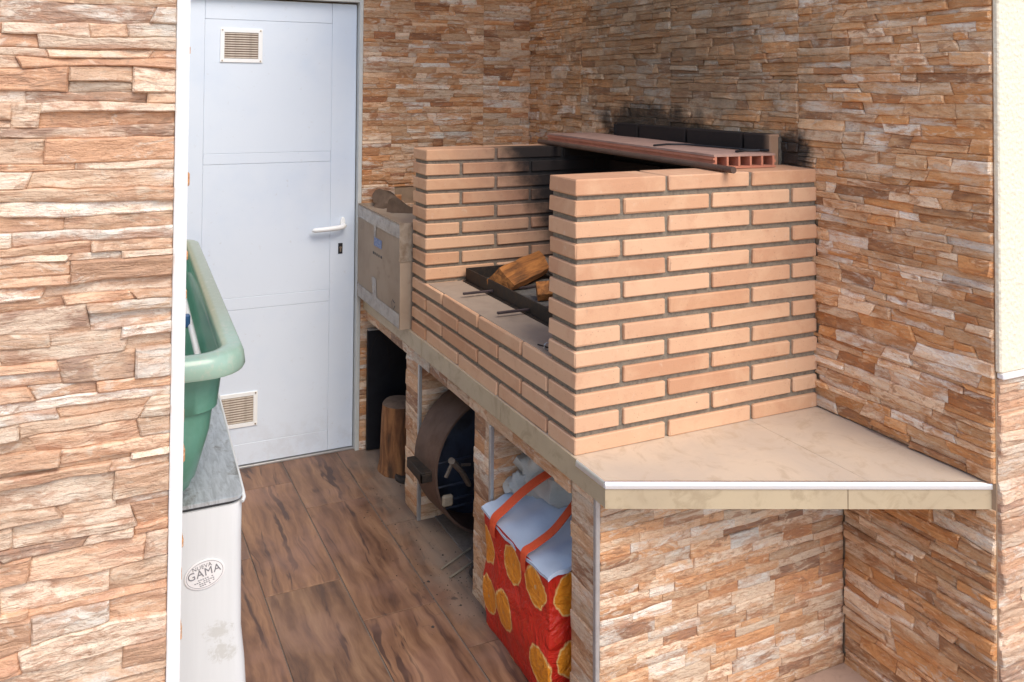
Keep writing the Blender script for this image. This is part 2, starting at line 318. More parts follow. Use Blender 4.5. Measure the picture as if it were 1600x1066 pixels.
# ------------------------------------------------------------------ mesh helpers
class MB:
    def __init__(s): s.v = []; s.f = []
    def add(s, vs, fs):
        k = len(s.v); s.v += [tuple(v) for v in vs]; s.f += [tuple(i+k for i in f) for f in fs]; return s
    def box(s, x0, x1, y0, y1, z0, z1, c=0):
        if c <= 0:
            v = [(x, y, z) for x in (x0, x1) for y in (y0, y1) for z in (z0, z1)]
            return s.add(v, [(0, 1, 3, 2), (4, 6, 7, 5), (0, 4, 5, 1), (2, 3, 7, 6), (0, 2, 6, 4), (1, 5, 7, 3)])
        lo, hi = (x0, y0, z0), (x1, y1, z1); v = []; idx = {}
        for sx in (0, 1):
            for sy in (0, 1):
                for sz in (0, 1):
                    g = (sx, sy, sz)
                    for ax in range(3):
                        p = [(lo[i] if not g[i] else hi[i]) if i == ax else ((lo[i]+c) if not g[i] else (hi[i]-c)) for i in range(3)]
                        idx[(g, ax)] = len(v); v.append(p)
        f = []
        for ax in range(3):
            o = [i for i in range(3) if i != ax]
            for sd_ in (0, 1):
                q = []
                for (i, j) in ((0, 0), (1, 0), (1, 1), (0, 1)):
                    g = [0, 0, 0]; g[ax] = sd_; g[o[0]] = i; g[o[1]] = j; q.append(idx[(tuple(g), ax)])
                f.append(q)
            for i in (0, 1):
                for j in (0, 1):
                    g0 = [0, 0, 0]; g0[o[0]] = i; g0[o[1]] = j; g1 = list(g0); g1[ax] = 1; g0, g1 = tuple(g0), tuple(g1)
                    f.append([idx[(g0, o[0])], idx[(g1, o[0])], idx[(g1, o[1])], idx[(g0, o[1])]])
        for g in [(a, b, d) for a in (0, 1) for b in (0, 1) for d in (0, 1)]: f.append([idx[(g, 0)], idx[(g, 1)], idx[(g, 2)]])
        return s.add(v, f)
    def prism(s, poly, z0, z1):
        n = len(poly); v = [(x, y, z0) for x, y in poly]+[(x, y, z1) for x, y in poly]
        return s.add(v, [tuple(range(n))[::-1], tuple(range(n, 2*n))]+[(i, (i+1) % n, n+(i+1) % n, n+i) for i in range(n)])
    def tube(s, pts, r, seg=8, cap=True, flat=None):
        pts = [Vector(p) for p in pts]; n = len(pts); v = []; rr = r if isinstance(r, (list, tuple)) else [r]*n
        up = Vector((0, 0, 1))
        for i, p in enumerate(pts):
            d = (pts[min(i+1, n-1)]-pts[max(i-1, 0)]).normalized()
            x = d.cross(up)
            if x.length < .05: x = d.cross(Vector((1, 0, 0)))
            x.normalize(); y = x.cross(d).normalized()
            for k in range(seg):
                a = 2*math.pi*k/seg+math.pi/seg; q = (x*math.cos(a)+y*math.sin(a)*(flat or 1))*rr[i]; v.append(p+q)
        f = [(i*seg+k, i*seg+(k+1) % seg, (i+1)*seg+(k+1) % seg, (i+1)*seg+k) for i in range(n-1) for k in range(seg)]
        if cap: f += [tuple(range(seg))[::-1], tuple(range((n-1)*seg, n*seg))]
        return s.add(v, f)
    def rings(s, rings, cap0=False, cap1=False):
        n = len(rings[0]); v = [p for r in rings for p in r]
        f = [(i*n+k, i*n+(k+1) % n, (i+1)*n+(k+1) % n, (i+1)*n+k) for i in range(len(rings)-1) for k in range(n)]
        if cap0: f.append(tuple(range(n))[::-1])
        if cap1: f.append(tuple(range((len(rings)-1)*n, len(rings)*n)))
        return s.add(v, f)
    def grid(s, fn, nu, nv):
        v = [fn(i/nu, j/nv) for j in range(nv+1) for i in range(nu+1)]
        return s.add(v, [(j*(nu+1)+i, j*(nu+1)+i+1, (j+1)*(nu+1)+i+1, (j+1)*(nu+1)+i) for j in range(nv) for i in range(nu)])
    def mesh(s, name, mat, smooth=None, rnd=None, c=Vector((0, 0, 0))):
        m = bpy.data.meshes.new(name); m.from_pydata([((Vector(v)-c)*S) for v in s.v], [], s.f)
        import bmesh
        bm = bmesh.new(); bm.from_mesh(m); bmesh.ops.recalc_face_normals(bm, faces=bm.faces); bm.to_mesh(m); bm.free()
        m.materials.append(mat)
        if smooth:
            m.polygons.foreach_set('use_smooth', [True]*len(m.polygons)); m.set_sharp_from_angle(angle=math.radians(smooth))
        if rnd is not None:
            at = m.attributes.new('rnd', 'FLOAT', 'POINT'); at.data.foreach_set('value', rnd if isinstance(rnd, list) else [rnd]*len(m.vertices))
        m.update(); return m
COL = sc.collection
def tag(o, label, cat, group=None):
    o['label'] = label; o['category'] = cat
    if group: o['group'] = group
    return o
TH = {}
def thing(name, label=None, cat=None, loc=(0, 0, ZF), rz=0, group=None, kind=None):
    o = bpy.data.objects.new(name, None); COL.objects.link(o); o.empty_display_size = .1
    o.location = W(*loc); o.rotation_euler = (0, 0, rz); TH[o.name] = (Vector(loc), rz)
    if label: tag(o, label, cat, group)
    if kind: o['kind'] = kind
    return o
def part(T, name, mb, mat, smooth=None, rnd=None, local=False, up=None, label=None, kind=None):
    """mb in absolute working units (parent rotation 0) or, with local=True, in the frame of T; up = part that gets a sub-part"""
    base = TH[T.name][0] if not local else Vector((0, 0, 0))
    n = len(mb.v); lo = Vector([min(v[i] for v in mb.v) for i in range(3)]); hi = Vector([max(v[i] for v in mb.v) for i in range(3)]); c = (lo+hi)/2
    m = mb.mesh(name, mat, smooth, rnd, c); o = bpy.data.objects.new(name, m); COL.objects.link(o)
    if up is None: o.parent = T; o.location = (c-base)*S
    else: o.parent = up; o.location = (c-base)*S-up.location
    if label: o['label'] = label
    if kind: o['kind'] = kind
    return o
def solo(name, mb, mat, label=None, cat=None, group=None, smooth=None, kind=None):
    lo = Vector([min(v[i] for v in mb.v) for i in range(3)]); hi = Vector([max(v[i] for v in mb.v) for i in range(3)])
    c = Vector(((lo.x+hi.x)/2, (lo.y+hi.y)/2, lo.z)); m = mb.mesh(name, mat, smooth, None, c)
    o = bpy.data.objects.new(name, m); COL.objects.link(o); o.location = W(*c)
    if label: tag(o, label, cat, group)
    if kind: o['kind'] = kind
    return o

# ------------------------------------------------------------------ ledge-stone cladding
def wobble(x, k, amp, fr=.07): return amp*mnoise.noise(Vector((x*fr, k*7.31, 3.3)))+.35*amp*mnoise.noise(Vector((x*fr*3.3, k*5.7, 9.1)))
def one_stone(rng, sb0, sb1, st0, st1, lo, hi, relief, fine):
    ln = max(sb1, st1)-min(sb0, st0); hm = hi((sb0+sb1)/2)-lo((sb0+sb1)/2)
    nx = max(2, min(14, int(ln/fine))); nz = 2 if hm < 1.6 else 3
    e = min(.28, ln*.12); ez = min(.22, hm*.16)
    us = [0, e/ln]+[(i+rng.uniform(-.25, .25))/nx for i in range(1, nx)]+[1-e/ln, 1]
    vs = [0, ez/hm]+[i/nz for i in range(1, nz)]+[1-ez/hm, 1]
    d0 = rng.uniform(.2, 1.25)*relief; tx = rng.uniform(-.35, .35)*relief; tz = rng.uniform(-.45, .35)*relief
    sd_ = rng.uniform(0, 500); V = []; g = .01
    for j, v in enumerate(vs):
        for i, u in enumerate(us):
            s = (sb0+(sb1-sb0)*u)*(1-v)+(st0+(st1-st0)*u)*v
            a, b = lo(s)+g, hi(s)-g; t = a+(b-a)*v
            edge = (i in (0, len(us)-1)) or (j in (0, len(vs)-1))
            d = d0+tx*(u-.5)+tz*(v-.5)+relief*.42*mnoise.noise(Vector((s*.22+sd_, t*.5, 1.)))+relief*.22*mnoise.noise(Vector((s*.8+sd_, t*1.1, 5.)))
            d = max(d, .12)
            if edge: d = max(d*.8-.06, .05)
            elif 0 < i < len(us)-1: s += rng.uniform(-.08, .08)
            if i == 0: s += g
            if i == len(us)-1: s -= g
            V.append((s, -d, t))
    nu = len(us); F = [(j*nu+i, j*nu+i+1, (j+1)*nu+i+1, (j+1)*nu+i) for j in range(len(vs)-1) for i in range(nu-1)]
    ring = list(range(nu))+[j*nu+nu-1 for j in range(1, len(vs))]+[(len(vs)-1)*nu+i for i in range(nu-2, -1, -1)]+[j*nu for j in range(len(vs)-2, 0, -1)]
    k = len(V)
    for q in ring: V.append((V[q][0], .12, V[q][2]))
    n = len(ring); F += [(ring[i], ring[(i+1) % n], k+(i+1) % n, k+i) for i in range(n)]
    return V, F
def cladding(T, x0, x1, z0, z1, seams, mat, seed, relief=1.0, hm=(1.7, 3.6), lm=(5, 20), cap=300, pri=None, skip=None, fine=2.2, wob=.5, up=None):
    rng = random.Random(seed); stones = []; xs = [x0]+[s for s in seams if x0+1 < s < x1-1]+[x1]
    for pi_ in range(len(xs)-1):
        a, b = xs[pi_], xs[pi_+1]; z = z0; bounds = [z0]
        while z < z1-.9:
            h = rng.uniform(*hm)
            if rng.random() < .18: h *= .6
            if z+h > z1-.9: h = z1-z
            z += h; bounds.append(z)
        nb = len(bounds); fns = []
        for k, zz in enumerate(bounds):
            amp = 0 if k in (0, nb-1) else wob*min(bounds[k]-bounds[k-1], bounds[k+1]-bounds[k])*.55
            fns.append(lambda s, zz=zz, k=k, amp=amp: zz+wobble(s+pi_*100+seed*13, k+seed, amp))
        for k in range(nb-1):
            lo, hi = fns[k], fns[k+1]; s = a; sl = 0
            while s < b-.01:
                ln = rng.uniform(*lm)*(1 if rng.random() < .8 else .5); e = s+ln
                if e > b-3: e = b
                sl2 = 0 if e == b else rng.choice((-1, 1))*rng.uniform(.0, 1.3)*(1 if rng.random() < .6 else .3)
                if rng.random() < .28 and bounds[k+1]-bounds[k] > 2.4 and e-s > 5:
                    q = rng.uniform(.36, .64); w0 = rng.uniform(-.2, .2)
                    mid = lambda x, lo=lo, hi=hi, q=q, w0=w0, c=(s+e)/2, w=(e-s): lo(x)+(hi(x)-lo(x))*(q+w0*(x-c)/w)
                    stones.append((s, e, s+sl*.5, e+sl2*.5, lo, mid)); stones.append((s+sl*.5, e+sl2*.5, s+sl, e+sl2, mid, hi))
                else: stones.append((s, e, s+sl, e+sl2, lo, hi))
                s = e; sl = sl2
    if skip: stones = [q for q in stones if not skip((q[0]+q[1])/2, q[4]((q[0]+q[1])/2))]
    order = sorted(stones, key=pri) if pri else stones
    rest = MB(); rr = []
    for i, q in enumerate(order):
        V, F = one_stone(rng, q[0], q[1], q[2], q[3], q[4], q[5], relief, fine); r = rng.random()
        if i < cap:
            m = MB().add(V, F); part(T, 'stone', m, mat, 30, r, True, up)
        else: rest.add(V, F); rr += [r]*len(V)
    if rest.v: part(T, 'stone_cladding', rest, mat, 30, rr, True, up, kind='stuff')
    return len(stones)

# ------------------------------------------------------------------ ground and floor
g = MB().box(-4000, 4000, -4000, 4000, ZF-12, ZF-1.35); solo('ground', g, M['concrete'], kind='structure')
g = MB().box(-900, 72, -700, -20.5, ZF-1.3, ZF-.35); 
fl = thing('floor', kind='structure', loc=(-30, 60, ZF))
part(fl, 'floor_base', MB().box(-256, 71.2, -44, 150, ZF-1.3, ZF-.28), M['grout'])
for ci, (b0, b1) in enumerate([(-256, -218), (-217.6, -176.4), (-176, -135.4), (-135, -113.9), (-113.6, -93.2), (-92.9, -72.3), (-71.9, -51.6), (-51.3, -30.5), (-30.1, -10.1), (-9.7, 10.8), (11.1, 31.5), (31.8, 52.2), (52.5, 71.2)]):
    st = {7: 72.2, 8: 52.4, 9: 32.6}.get(ci, 72.2-20*(ci-7)) % 61.2
    e = [-44.0]+[st+61.2*k for k in range(-2, 4) if -43 < st+61.2*k < 149]+[150.0]
    for k in range(len(e)-1):
        part(fl, 'floor_plank', MB().box(b0, b1, e[k]+.14, e[k+1]-.14, ZF-.5, ZF, .05), M['floor'])
part(fl, 'recess_tile', MB().box(1.2, 71.2, -43.9, -8.1, ZF-.1, ZF+.45, .06), M['terracotta'])
pv = thing('terrace', kind='structure', loc=(0, -200, ZF))
part(pv, 'terrace_base', MB().box(-420, 420, -500, -44.6, ZF-1.3, ZF-.28), M['grout'])
for i in range(-7, 7):
    for j in range(-8, 0):
        x, y = i*56, -44.8+j*56; part(pv, 'paving_tile', MB().box(x+.25, x+55.6, y+.4, y+55.6, ZF-.5, ZF-.05, .06), M['terracotta'])

# ------------------------------------------------------------------ walls
TOP = 165.0
# left wall beside the passage, seen from the front, ending in a white corner strip
LW = thing('stone_wall', 'pale cream ledge-stone wall at the left, ending in a white corner strip', 'wall', (-126, -20, ZF))
part(LW, 'wall_core', MB().box(-190, -84.85, -20+.25, -6, ZF-.4, TOP+20), M['backing'])
cladding(LW, -64, 41.15, 0.02, TOP+18-ZF, [], M['stone_left'], 11, 1.25, (1.2, 3.9), (7, 24), cap=300,
         pri=lambda q: (abs(q[0]-25) > 38, q[4](q[0]) > 178), fine=1.5, wob=.75)
tr = MB().box(-84.8, -82.85, -21.2, -19.2, ZF-.3, TOP+18, .25); part(LW, 'corner_strip', tr, M['whitepvc'])
tr = MB(); rng = random.Random(4)
for z in (96, 84, 71, 63.5, 52, 46, 33, 27, 21, 8, 3, -6):   # stones of the side face just peeking past the strip
    tr.box(-83.6, -82.4+rng.uniform(-.25, .1), -19.0, -14, z, z+rng.uniform(1.2, 2.4), .2)
part(LW, 'return_stones', tr, M['stone_back'], None, .8)

BW = thing('stone_wall', 'ledge-stone wall behind the barbecue, running from the door frame to the corner', 'wall', (0, 148.5, ZF))
part(BW, 'wall_core', MB().add(*(lambda m: (m.v, m.f))(MB().box(-1.2, 72, 148.7, 160, ZF-.4, TOP).box(-74, -1.2, 153.5, 160, ZF-.4, TOP))), M['backing'])
cladding(BW, -1.6, 71.0, 0.02, TOP-ZF, [49.2], M['stone_back'], 23, .6, (1.5, 3.3), (5, 15), cap=300, pri=lambda q: -q[4](q[0]), wob=.25,
         skip=lambda s, z: z < 40+58 and s > 17)
part(BW, 'lintel_plaster', MB().box(-256, -1.8, 149.5, 153.4, 113.2-.0, TOP), M['plaster'])
part(BW, 'side_plaster', MB().box(-256, -71.5, 149.5, 153.4, ZF-.3, 113.1), M['plaster'])

RW = thing('stone_wall', 'long ledge-stone wall along the right, smoke-stained above the barbecue', 'wall', (71.3, 148.5, ZF), rz=-math.pi/2)
part(RW, 'wall_core', MB().box(-9, 192.6, .3, 14, -.4, TOP-ZF), M['backing'], local=True)
def rpri(q): s = (q[0]+q[1])/2; z = q[4](s)-58; return (192-s)*.9+max(0, z-105)*30+(400 if s < 60 else 0)+(0 if z > -10 else -20)
cladding(RW, 0, 192.7, 58.3, TOP-ZF, [148.5-108.8, 148.5-57.3, 148.5-5.8], M['stone_right'], 31, 1.0, (1.3, 3.1), (4.5, 16), cap=225, pri=rpri, wob=.5, fine=2.0,
         skip=lambda s, z: (z-58 < 55 and 50 < s < 146) or (z-58 < 8 and s < 50))
cladding(RW, 156.6, 192.7, 0.02, 52.8, [], M['stone_right'], 37, 1.0, (1.4, 3.2), (6, 19), cap=64, wob=.6, fine=2.0)

CP = thing('end_wall', 'cream rendered end of the right wall with a stone-clad lower part', 'wall', (71.3, -44.4, ZF))
part(CP, 'wall_core', MB().box(71.35, 128, -44.3, -33, ZF-.3, TOP+20), M['backing'])
part(CP, 'render', MB().box(71.0, 128, -45.6, -44.32, 22.6, TOP+20, .3), M['plaster'])
part(CP, 'ledge_strip', MB().box(71.5, 128, -45.9, -44.32, 21.3, 22.55, .25), M['label_white'])
cladding(CP, .3, 56, .02, 79.2, [], M['stone_left'], 43, 1.0, (1.4, 3.4), (8, 20), cap=300, pri=lambda q: q[0], wob=.6, fine=1.8)

solo('shading_ceiling', MB().box(-10, 128, 30, 160, TOP+.1, TOP+8), M['plaster'], 'unseen cream ceiling added above the barbecue to shade the recess', 'ceiling', kind='structure')  # unseen slab, added and sized to cut daylight deep in the recess
SW = solo('side_wall', MB().box(-270, -256, -6, 160, ZF-.4, TOP), M['plaster'], 'plain rendered side wall beyond the tub, mostly hidden by the left stone wall', 'wall')

# ------------------------------------------------------------------ door
D = thing('door', 'white panelled metal door with two small vents and a lever handle', 'door', (-37, 151, ZF))
part(D, 'leaf', MB().box(-68.5, -3.5, 151.3, 153.3, -57, 110, .1), M['door'])
Yf = 150.6
fr = MB()
pb = -59.5; pbr = -13.1
panels = [(50.5+3.8, 102.2), (2.6, 50.5), (-49.6, -1.7)]
for (x0, x1, z0, z1) in [(-68.5, pb, -57, 110), (pbr, -3.5, -57, 110)]: fr.box(x0, x1, Yf, 151.35, z0, z1, .12)
st = part(D, 'stile', MB().box(-68.5, pb, Yf, 151.28, -57, 110, .12), M['door'])
st = part(D, 'stile', MB().box(pbr, -3.5, Yf, 151.28, -57, 110, .12), M['door'])
for z0, z1 in ((102.4, 110), (50.5, 54.3), (-1.7, 2.6), (-57, -49.6)):
    part(D, 'rail', MB().box(pb+.06, pbr-.06, Yf, 151.28, z0, z1, .12), M['door'])
for z0, z1 in ((54.36, 102.34), (2.66, 50.44), (-49.54, -1.76)):
    part(D, 'panel', MB().box(pb+.03, pbr-.03, Yf+.06, 151.28, z0+.0, z1-.0, .08), M['door'])
part(D, 'door_frame', MB().box(-3.2, -1.7, 147.9, 153, ZF, 112.5, .15).box(-70.6, -69, 147.9, 153, ZF, 112.5, .15).box(-69, -3.2, 147.9, 153, 110.6, 112.5, .15), simple('door_frame_grey', (.62, .62, .58), .4, 0, nscale=20, namt=.1, bump=.03))
part(D, 'threshold', MB().box(-69, -3.2, 149.8, 153, ZF, -57.3, .1), M['trimgrey'])
for zc in (93.1, -37.4):
    b0, b1 = -54.2, -39.2; v = part(D, 'vent', MB().box(b0, b1, Yf-.35, Yf+.1, zc-6.1, zc-4.7, .08).box(b0, b1, Yf-.35, Yf+.1, zc+4.7, zc+6.1, .08)
             .box(b0, b0+1.5, Yf-.35, Yf+.1, zc-4.7, zc+4.7, .08).box(b1-1.5, b1, Yf-.35, Yf+.1, zc-4.7, zc+4.7, .08), M['whitepvc'])
    part(D, 'vent_back', MB().box(b0+1.5, b1-1.5, Yf-.02, Yf+.1, zc-4.7, zc+4.7), M['ventback'], up=v)
    for k in range(11):
        z = zc-4.5+k*.86; sl = MB().add([(b0+1.5, Yf-.3, z), (b1-1.5, Yf-.3, z), (b1-1.5, Yf-.05, z+.5), (b0+1.5, Yf-.05, z+.5), (b0+1.5, Yf-.18, z-.05), (b1-1.5, Yf-.18, z-.05), (b1-1.5, Yf, z+.4), (b0+1.5, Yf, z+.4)],
             [(0, 1, 2, 3), (4, 5, 6, 7), (0, 1, 5, 4), (2, 3, 7, 6), (1, 2, 6, 5), (0, 3, 7, 4)])
        part(D, 'slat', sl, M['ventbrown'], up=v)
    for x in (b0+.75, b1-.75):
        for z in (zc-5.5, zc+5.5): part(D, 'screw', MB().tube([(x, Yf-.5, z), (x, Yf-.3, z)], .3, 8), M['brass'], up=v)
ros = MB().rings([[( -8.3+1.0*math.cos(t)*k, Yf-y, 27.2+2.2*math.sin(t)*k+0) for t in [2*math.pi*i/20 for i in range(20)]] for k, y in ((1, -.05), (1, .45), (.86, .65))], cap1=True)
part(D, 'rosette', ros, M['whitepvc'], 40)
hd = MB().tube([(-8.3, Yf-.4, 26.4), (-8.3, Yf-2.6, 26.4), (-8.9, Yf-3.3, 26.3), (-10.5, Yf-3.6, 26.0), (-15, Yf-3.6, 25.7), (-19.8, Yf-3.4, 25.5), (-20.4, Yf-2.9, 25.4)], [.85, .85, .95, .95, .9, .85, .5], 10)
part(D, 'handle', hd, M['whitepvc'], 50)
lk = part(D, 'lock_plate', MB().box(-9.9, -8.2, Yf-.25, Yf, 15.6, 19.6, .08), M['lock'])
part(D, 'lock_cylinder', MB().tube([(-9.05, Yf-.7, 18.0), (-9.05, Yf-.2, 18.0)], .45, 12).box(-9.3, -8.8, Yf-.6, Yf-.2, 16.4, 18.0, .1), M['brass'], up=lk)

# ------------------------------------------------------------------ counter
CT = thing('counter', 'long tiled masonry counter on stone-clad piers with a slanted front shelf', 'counter', (30, 60, ZF))
GA = .12
top_edges = [148.3, 98.9, 49.6, .2]
def cutb(a):  # diagonal front edge
    return -12+(-30.9)*(a+.5)/72.3
for (b0, b1) in ((-.3, 49.0), (49.08, 71.2)):
    part(CT, 'top_tile', MB().prism([(b0, cutb(b0)+.45), (b1, cutb(b1)+.45), (b1, .6), (b0, .6)], -1.0, 0), M['countertop'])
for i in range(3):
    for (b0, b1) in ((-.3, 35), (35.1, 71.2)):
        part(CT, 'top_tile', MB().box(b0, b1, max(top_edges[i+1]+.1, .7), top_edges[i]-.05, -1.0, 0), M['countertop'])
part(CT, 'slab', MB().prism([(0, 148.4), (0, -11.4), (71.2, -42.0), (71.2, 148.4)], -5.0, -1.05), M['mortar'])
for a0, a1 in ((148.3, 88.3), (88.15, 34.2), (34.05, -12.0)):
    part(CT, 'edge_tile', MB().box(-.55, -.02, a1, a0, -5.25, -.02 if a1 > 0 else -.02, .05), M['band'])
def diag(b0, b1, y0, y1, z0, z1):
    d = Vector((72.3, -30.9)).normalized(); n = Vector((d.y, -d.x)); n = n if n.y < 0 else -n
    P0 = Vector((-.5, -12)); q = lambda b, o: tuple(P0+d*((b+.5)/d.x)+n*o)
    return MB().prism([q(b0, y0), q(b1, y0), q(b1, y1), q(b0, y1)], z0, z1)
part(CT, 'edge_tile', diag(-.5, 44.6, 0, .55, -5.25, -1.35), M['band'])
part(CT, 'edge_tile', diag(44.75, 72.6, 0, .55, -5.25, -1.35), M['band'])
d_ = Vector((72.3, -30.9, 0)).normalized(); nn = Vector((d_.y, -d_.x, 0)); nn = nn if nn.y < 0 else -nn; p0 = Vector((-.5, -12, 0)); L_ = 73.0/d_.x
prof = [(.1, .12), (.45, .1), (.72, -.15), (.8, -.5), (.8, -1.2), (.62, -1.3), (.1, -1.3)]
part(CT, 'steel_edge', MB().rings([[p0+d_*t+nn*o+Vector((0, 0, z)) for o, z in prof] for t in (0, L_)], True, True), M['metal'], 40)
pr2 = [(-.45, .12), (-.62, .1), (-.85, -.15), (-.9, -.5), (-.9, -1.2), (-.7, -1.3), (-.45, -1.3)]
part(CT, 'steel_edge', MB().rings([[(x, a, z) for x, z in pr2] for a in (-1.7, -12.2)], True, True), M['metal'], 40)

# lintel of ledge stone under the edge
lint = part(CT, 'lintel', MB().box(.9, 4, 2.6, 148.2, -9.3, -5.02), M['backing'])
def sub_clad(T, up, face, s0, s1, z0, z1, pos_, mat, seed, **k):
    """cladding as sub-parts of pier 'up'; face 'b': plane b=pos_ looking -b, 'a': plane a=pos_ looking -a (all absolute units)"""
    rng = random.Random(seed); base = TH[T.name][0]; tmp = []
    hm = k.get('hm', (1.8, 3.6)); lm = k.get('lm', (6, 18)); z = z0; B = [z0]
    while z < z1-.9:
        h = rng.uniform(*hm); h = (z1-z) if z+h > z1-.9 else h; z += h; B.append(z)
    for q in range(len(B)-1):
        fn = []
        for kk in (q, q+1):
            amp = 0 if kk in (0, len(B)-1) else k.get('wob', .5)*min(B[kk]-B[kk-1], B[kk+1]-B[kk])*.55
            tilt = k.get('tilt', 0)
            fn.append(lambda s, zz=B[kk], kk=kk, amp=amp: zz+wobble(s+seed*17, kk+seed, amp))
        s = s0
        while s < s1-.01:
            e = s+rng.uniform(*lm); e = s1 if e > s1-2.5 else e
            V, F = one_stone(rng, s, e, s, e, fn[0], fn[1], k.get('relief', .7), 2.2)
            if face == 'b': V = [(pos_+y, -x, z_) for x, y, z_ in V]      # x runs along -a
            else: V = [(x, pos_+y, z_) for x, y, z_ in V]
            m = MB().add(V, F); r = rng.random()
            c = Vector([(min(v[i] for v in V)+max(v[i] for v in V))/2 for i in range(3)])
            if face == 'b':
                ml = MB().add([((-(v[1]-c.y)), (v[0]-c.x), v[2]-c.z) for v in V], F); rz = -math.pi/2
            else: ml = MB().add([(v[0]-c.x, v[1]-c.y, v[2]-c.z) for v in V], F); rz = 0
            me = ml.mesh('stone', mat, 30, r); o = bpy.data.objects.new('stone', me); COL.objects.link(o)
            o.parent = up; o.rotation_euler = (0, 0, rz); o.location = (c-base)*S-up.location
            s = e
sub_clad(CT, lint, 'b', -148, -2.8, -9.25, -5.3, .9, M['stone_pier'], 61, lm=(9, 20), hm=(3.9, 4.2), relief=.5)
piers = [(-8.0, 2.4, 'near'), (41.0, 52.0, 'mid'), (92.0, 104.6, 'far')]
for a0, a1, nm in piers:
    core = part(CT, 'pier', MB().box(.9, 71.0, a0+.75, a1-.1, ZF, -5.05), M['backing'])
    sub_clad(CT, core, 'b', -(a1-.05), -(a0+1.5), ZF+.02, -5.3 if a0 < 0 else -9.3, .9, M['stone_pier'], int(a0)+80, lm=(9, 11) if a1-a0 < 11 else (6, 13), relief=.45, hm=(2.2, 4.6))
    sub_clad(CT, core, 'a', 1.5, 71.0, ZF+.02, -5.4, a0+.75, M['stone_low'] if a0 < 0 else M['stone_pier'], int(a0)+120, lm=(6, 17), relief=.5, hm=(1.3, 2.9))
    part(CT, 'corner_trim', MB().box(.25, 1.35, a0+.15, a0+1.25, ZF+.02, -5.3 if a0 < 0 else -9.3, .15), M['trimgrey'], up=core)
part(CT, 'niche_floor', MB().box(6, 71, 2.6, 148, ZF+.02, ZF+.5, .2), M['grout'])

# ------------------------------------------------------------------ brick barbecue
BB = thing('brick_barbecue', 'built-in barbecue of pale orange bricks standing on the counter', 'barbecue', (35, 50, 0))
PIT, HB = 4.65, 3.45
cache = {}; brng = random.Random(7)
def brick(b0, b1, a0, a1, z0, z1=None, label=None):
    z1 = z0+HB if z1 is None else z1
    key = (round(b1-b0, 1), round(a1-a0, 1), round(z1-z0, 2))
    if key not in cache:
        x, y, z = key[0]/2, key[1]/2, key[2]/2; cache[key] = [MB().box(-x, x, -y, y, -z, z, .22).mesh('brick', M['brick'])]
        for kk in range(2):     # two chipped variants
            m = MB().box(-x, x, -y, y, -z, z, .22+.1*kk); m.v = [tuple(q+brng.uniform(-.1, .1) for q in v) for v in m.v]; cache[key].append(m.mesh('brick', M['brick']))
    o = bpy.data.objects.new('brick', brng.choice(cache[key])); COL.objects.link(o); o.parent = BB
    j = lambda s: brng.uniform(-s, s)
    o.location = (Vector(((b0+b1)/2+j(.08), (a0+a1)/2+j(.08), (z0+z1)/2+j(.06)))-TH[BB.name][0])*S
    o.rotation_euler = (j(.002), j(.002), j(.003))
    if brng.random() < .5: o.rotation_euler.z += math.pi
def row(b_list, a0, a1, z):
    for b0, b1 in b_list: brick(b0, b1, a0, a1, z)
ODD = [(0, 24), (25.1, 49), (50.1, 70.9)]; EVEN = [(0, 11.6), (12.7, 36.7), (37.8, 61.9), (63.0, 70.9)]
for r in range(1, 14):
    z = (13-r)*PIT; odd = r % 2 == 1
    row(ODD if odd else (EVEN if r < 10 else EVEN[1:]), 0, 11.5, z)
    row(ODD if odd else (EVEN if r < 10 else EVEN[1:]), 87.0, 98.4, z)
    if r >= 10:
        if odd:
            for a0, a1 in ((12.6, 36.5), (37.6, 61.5), (62.5, 85.9)): brick(0, 11.5, a0, a1, z)
        else:
            for a0, a1 in ((0, 24), (25.1, 48.6), (49.7, 73.4), (74.5, 98.4)): brick(0, 11.5, a0, a1, z)
for i, z in enumerate((17.6, 30.2, 42.8, 55.6)):
    js = [12.0, 22.6, 46.2, 69.8, 82.3, 86.6] if i % 2 == 1 else [12.0, 34.5, 58.2, 86.6]
    for k in range(len(js)-1):
        if i == 3 and js[k] > 82: continue
        brick(67.2, 70.7, js[k], js[k+1]-.9, z, z+11.6)
part(BB, 'mortar', MB().box(.75, 70.95, .75, 10.9, 0, 59.0), M['mortar'])
part(BB, 'mortar', MB().box(.75, 70.95, 87.7, 97.8, 0, 59.0), M['mortar'])
part(BB, 'mortar', MB().box(.75, 10.8, 10.9, 87.7, 0, 17.0), M['mortar'])
part(BB, 'mortar', MB().box(70.0, 71.0, 11.6, 87.0, 15, 66.5), M['mortar'])
part(BB, 'hearth', MB().box(11.6, 69.9, 11.6, 86.9, 0, 17.1), M['mortar'])
# dusty mortar skim on the front ledge
part(BB, 'ledge_skim', MB().box(.9, 12.2, 12.2, 86.6, 17.05, 17.62, .1), simple('dusty_ledge', (.36, .27, .20), .95, nscale=10, namt=.3, dark=(.24, .18, .14), bump=.6, bdist=.002))

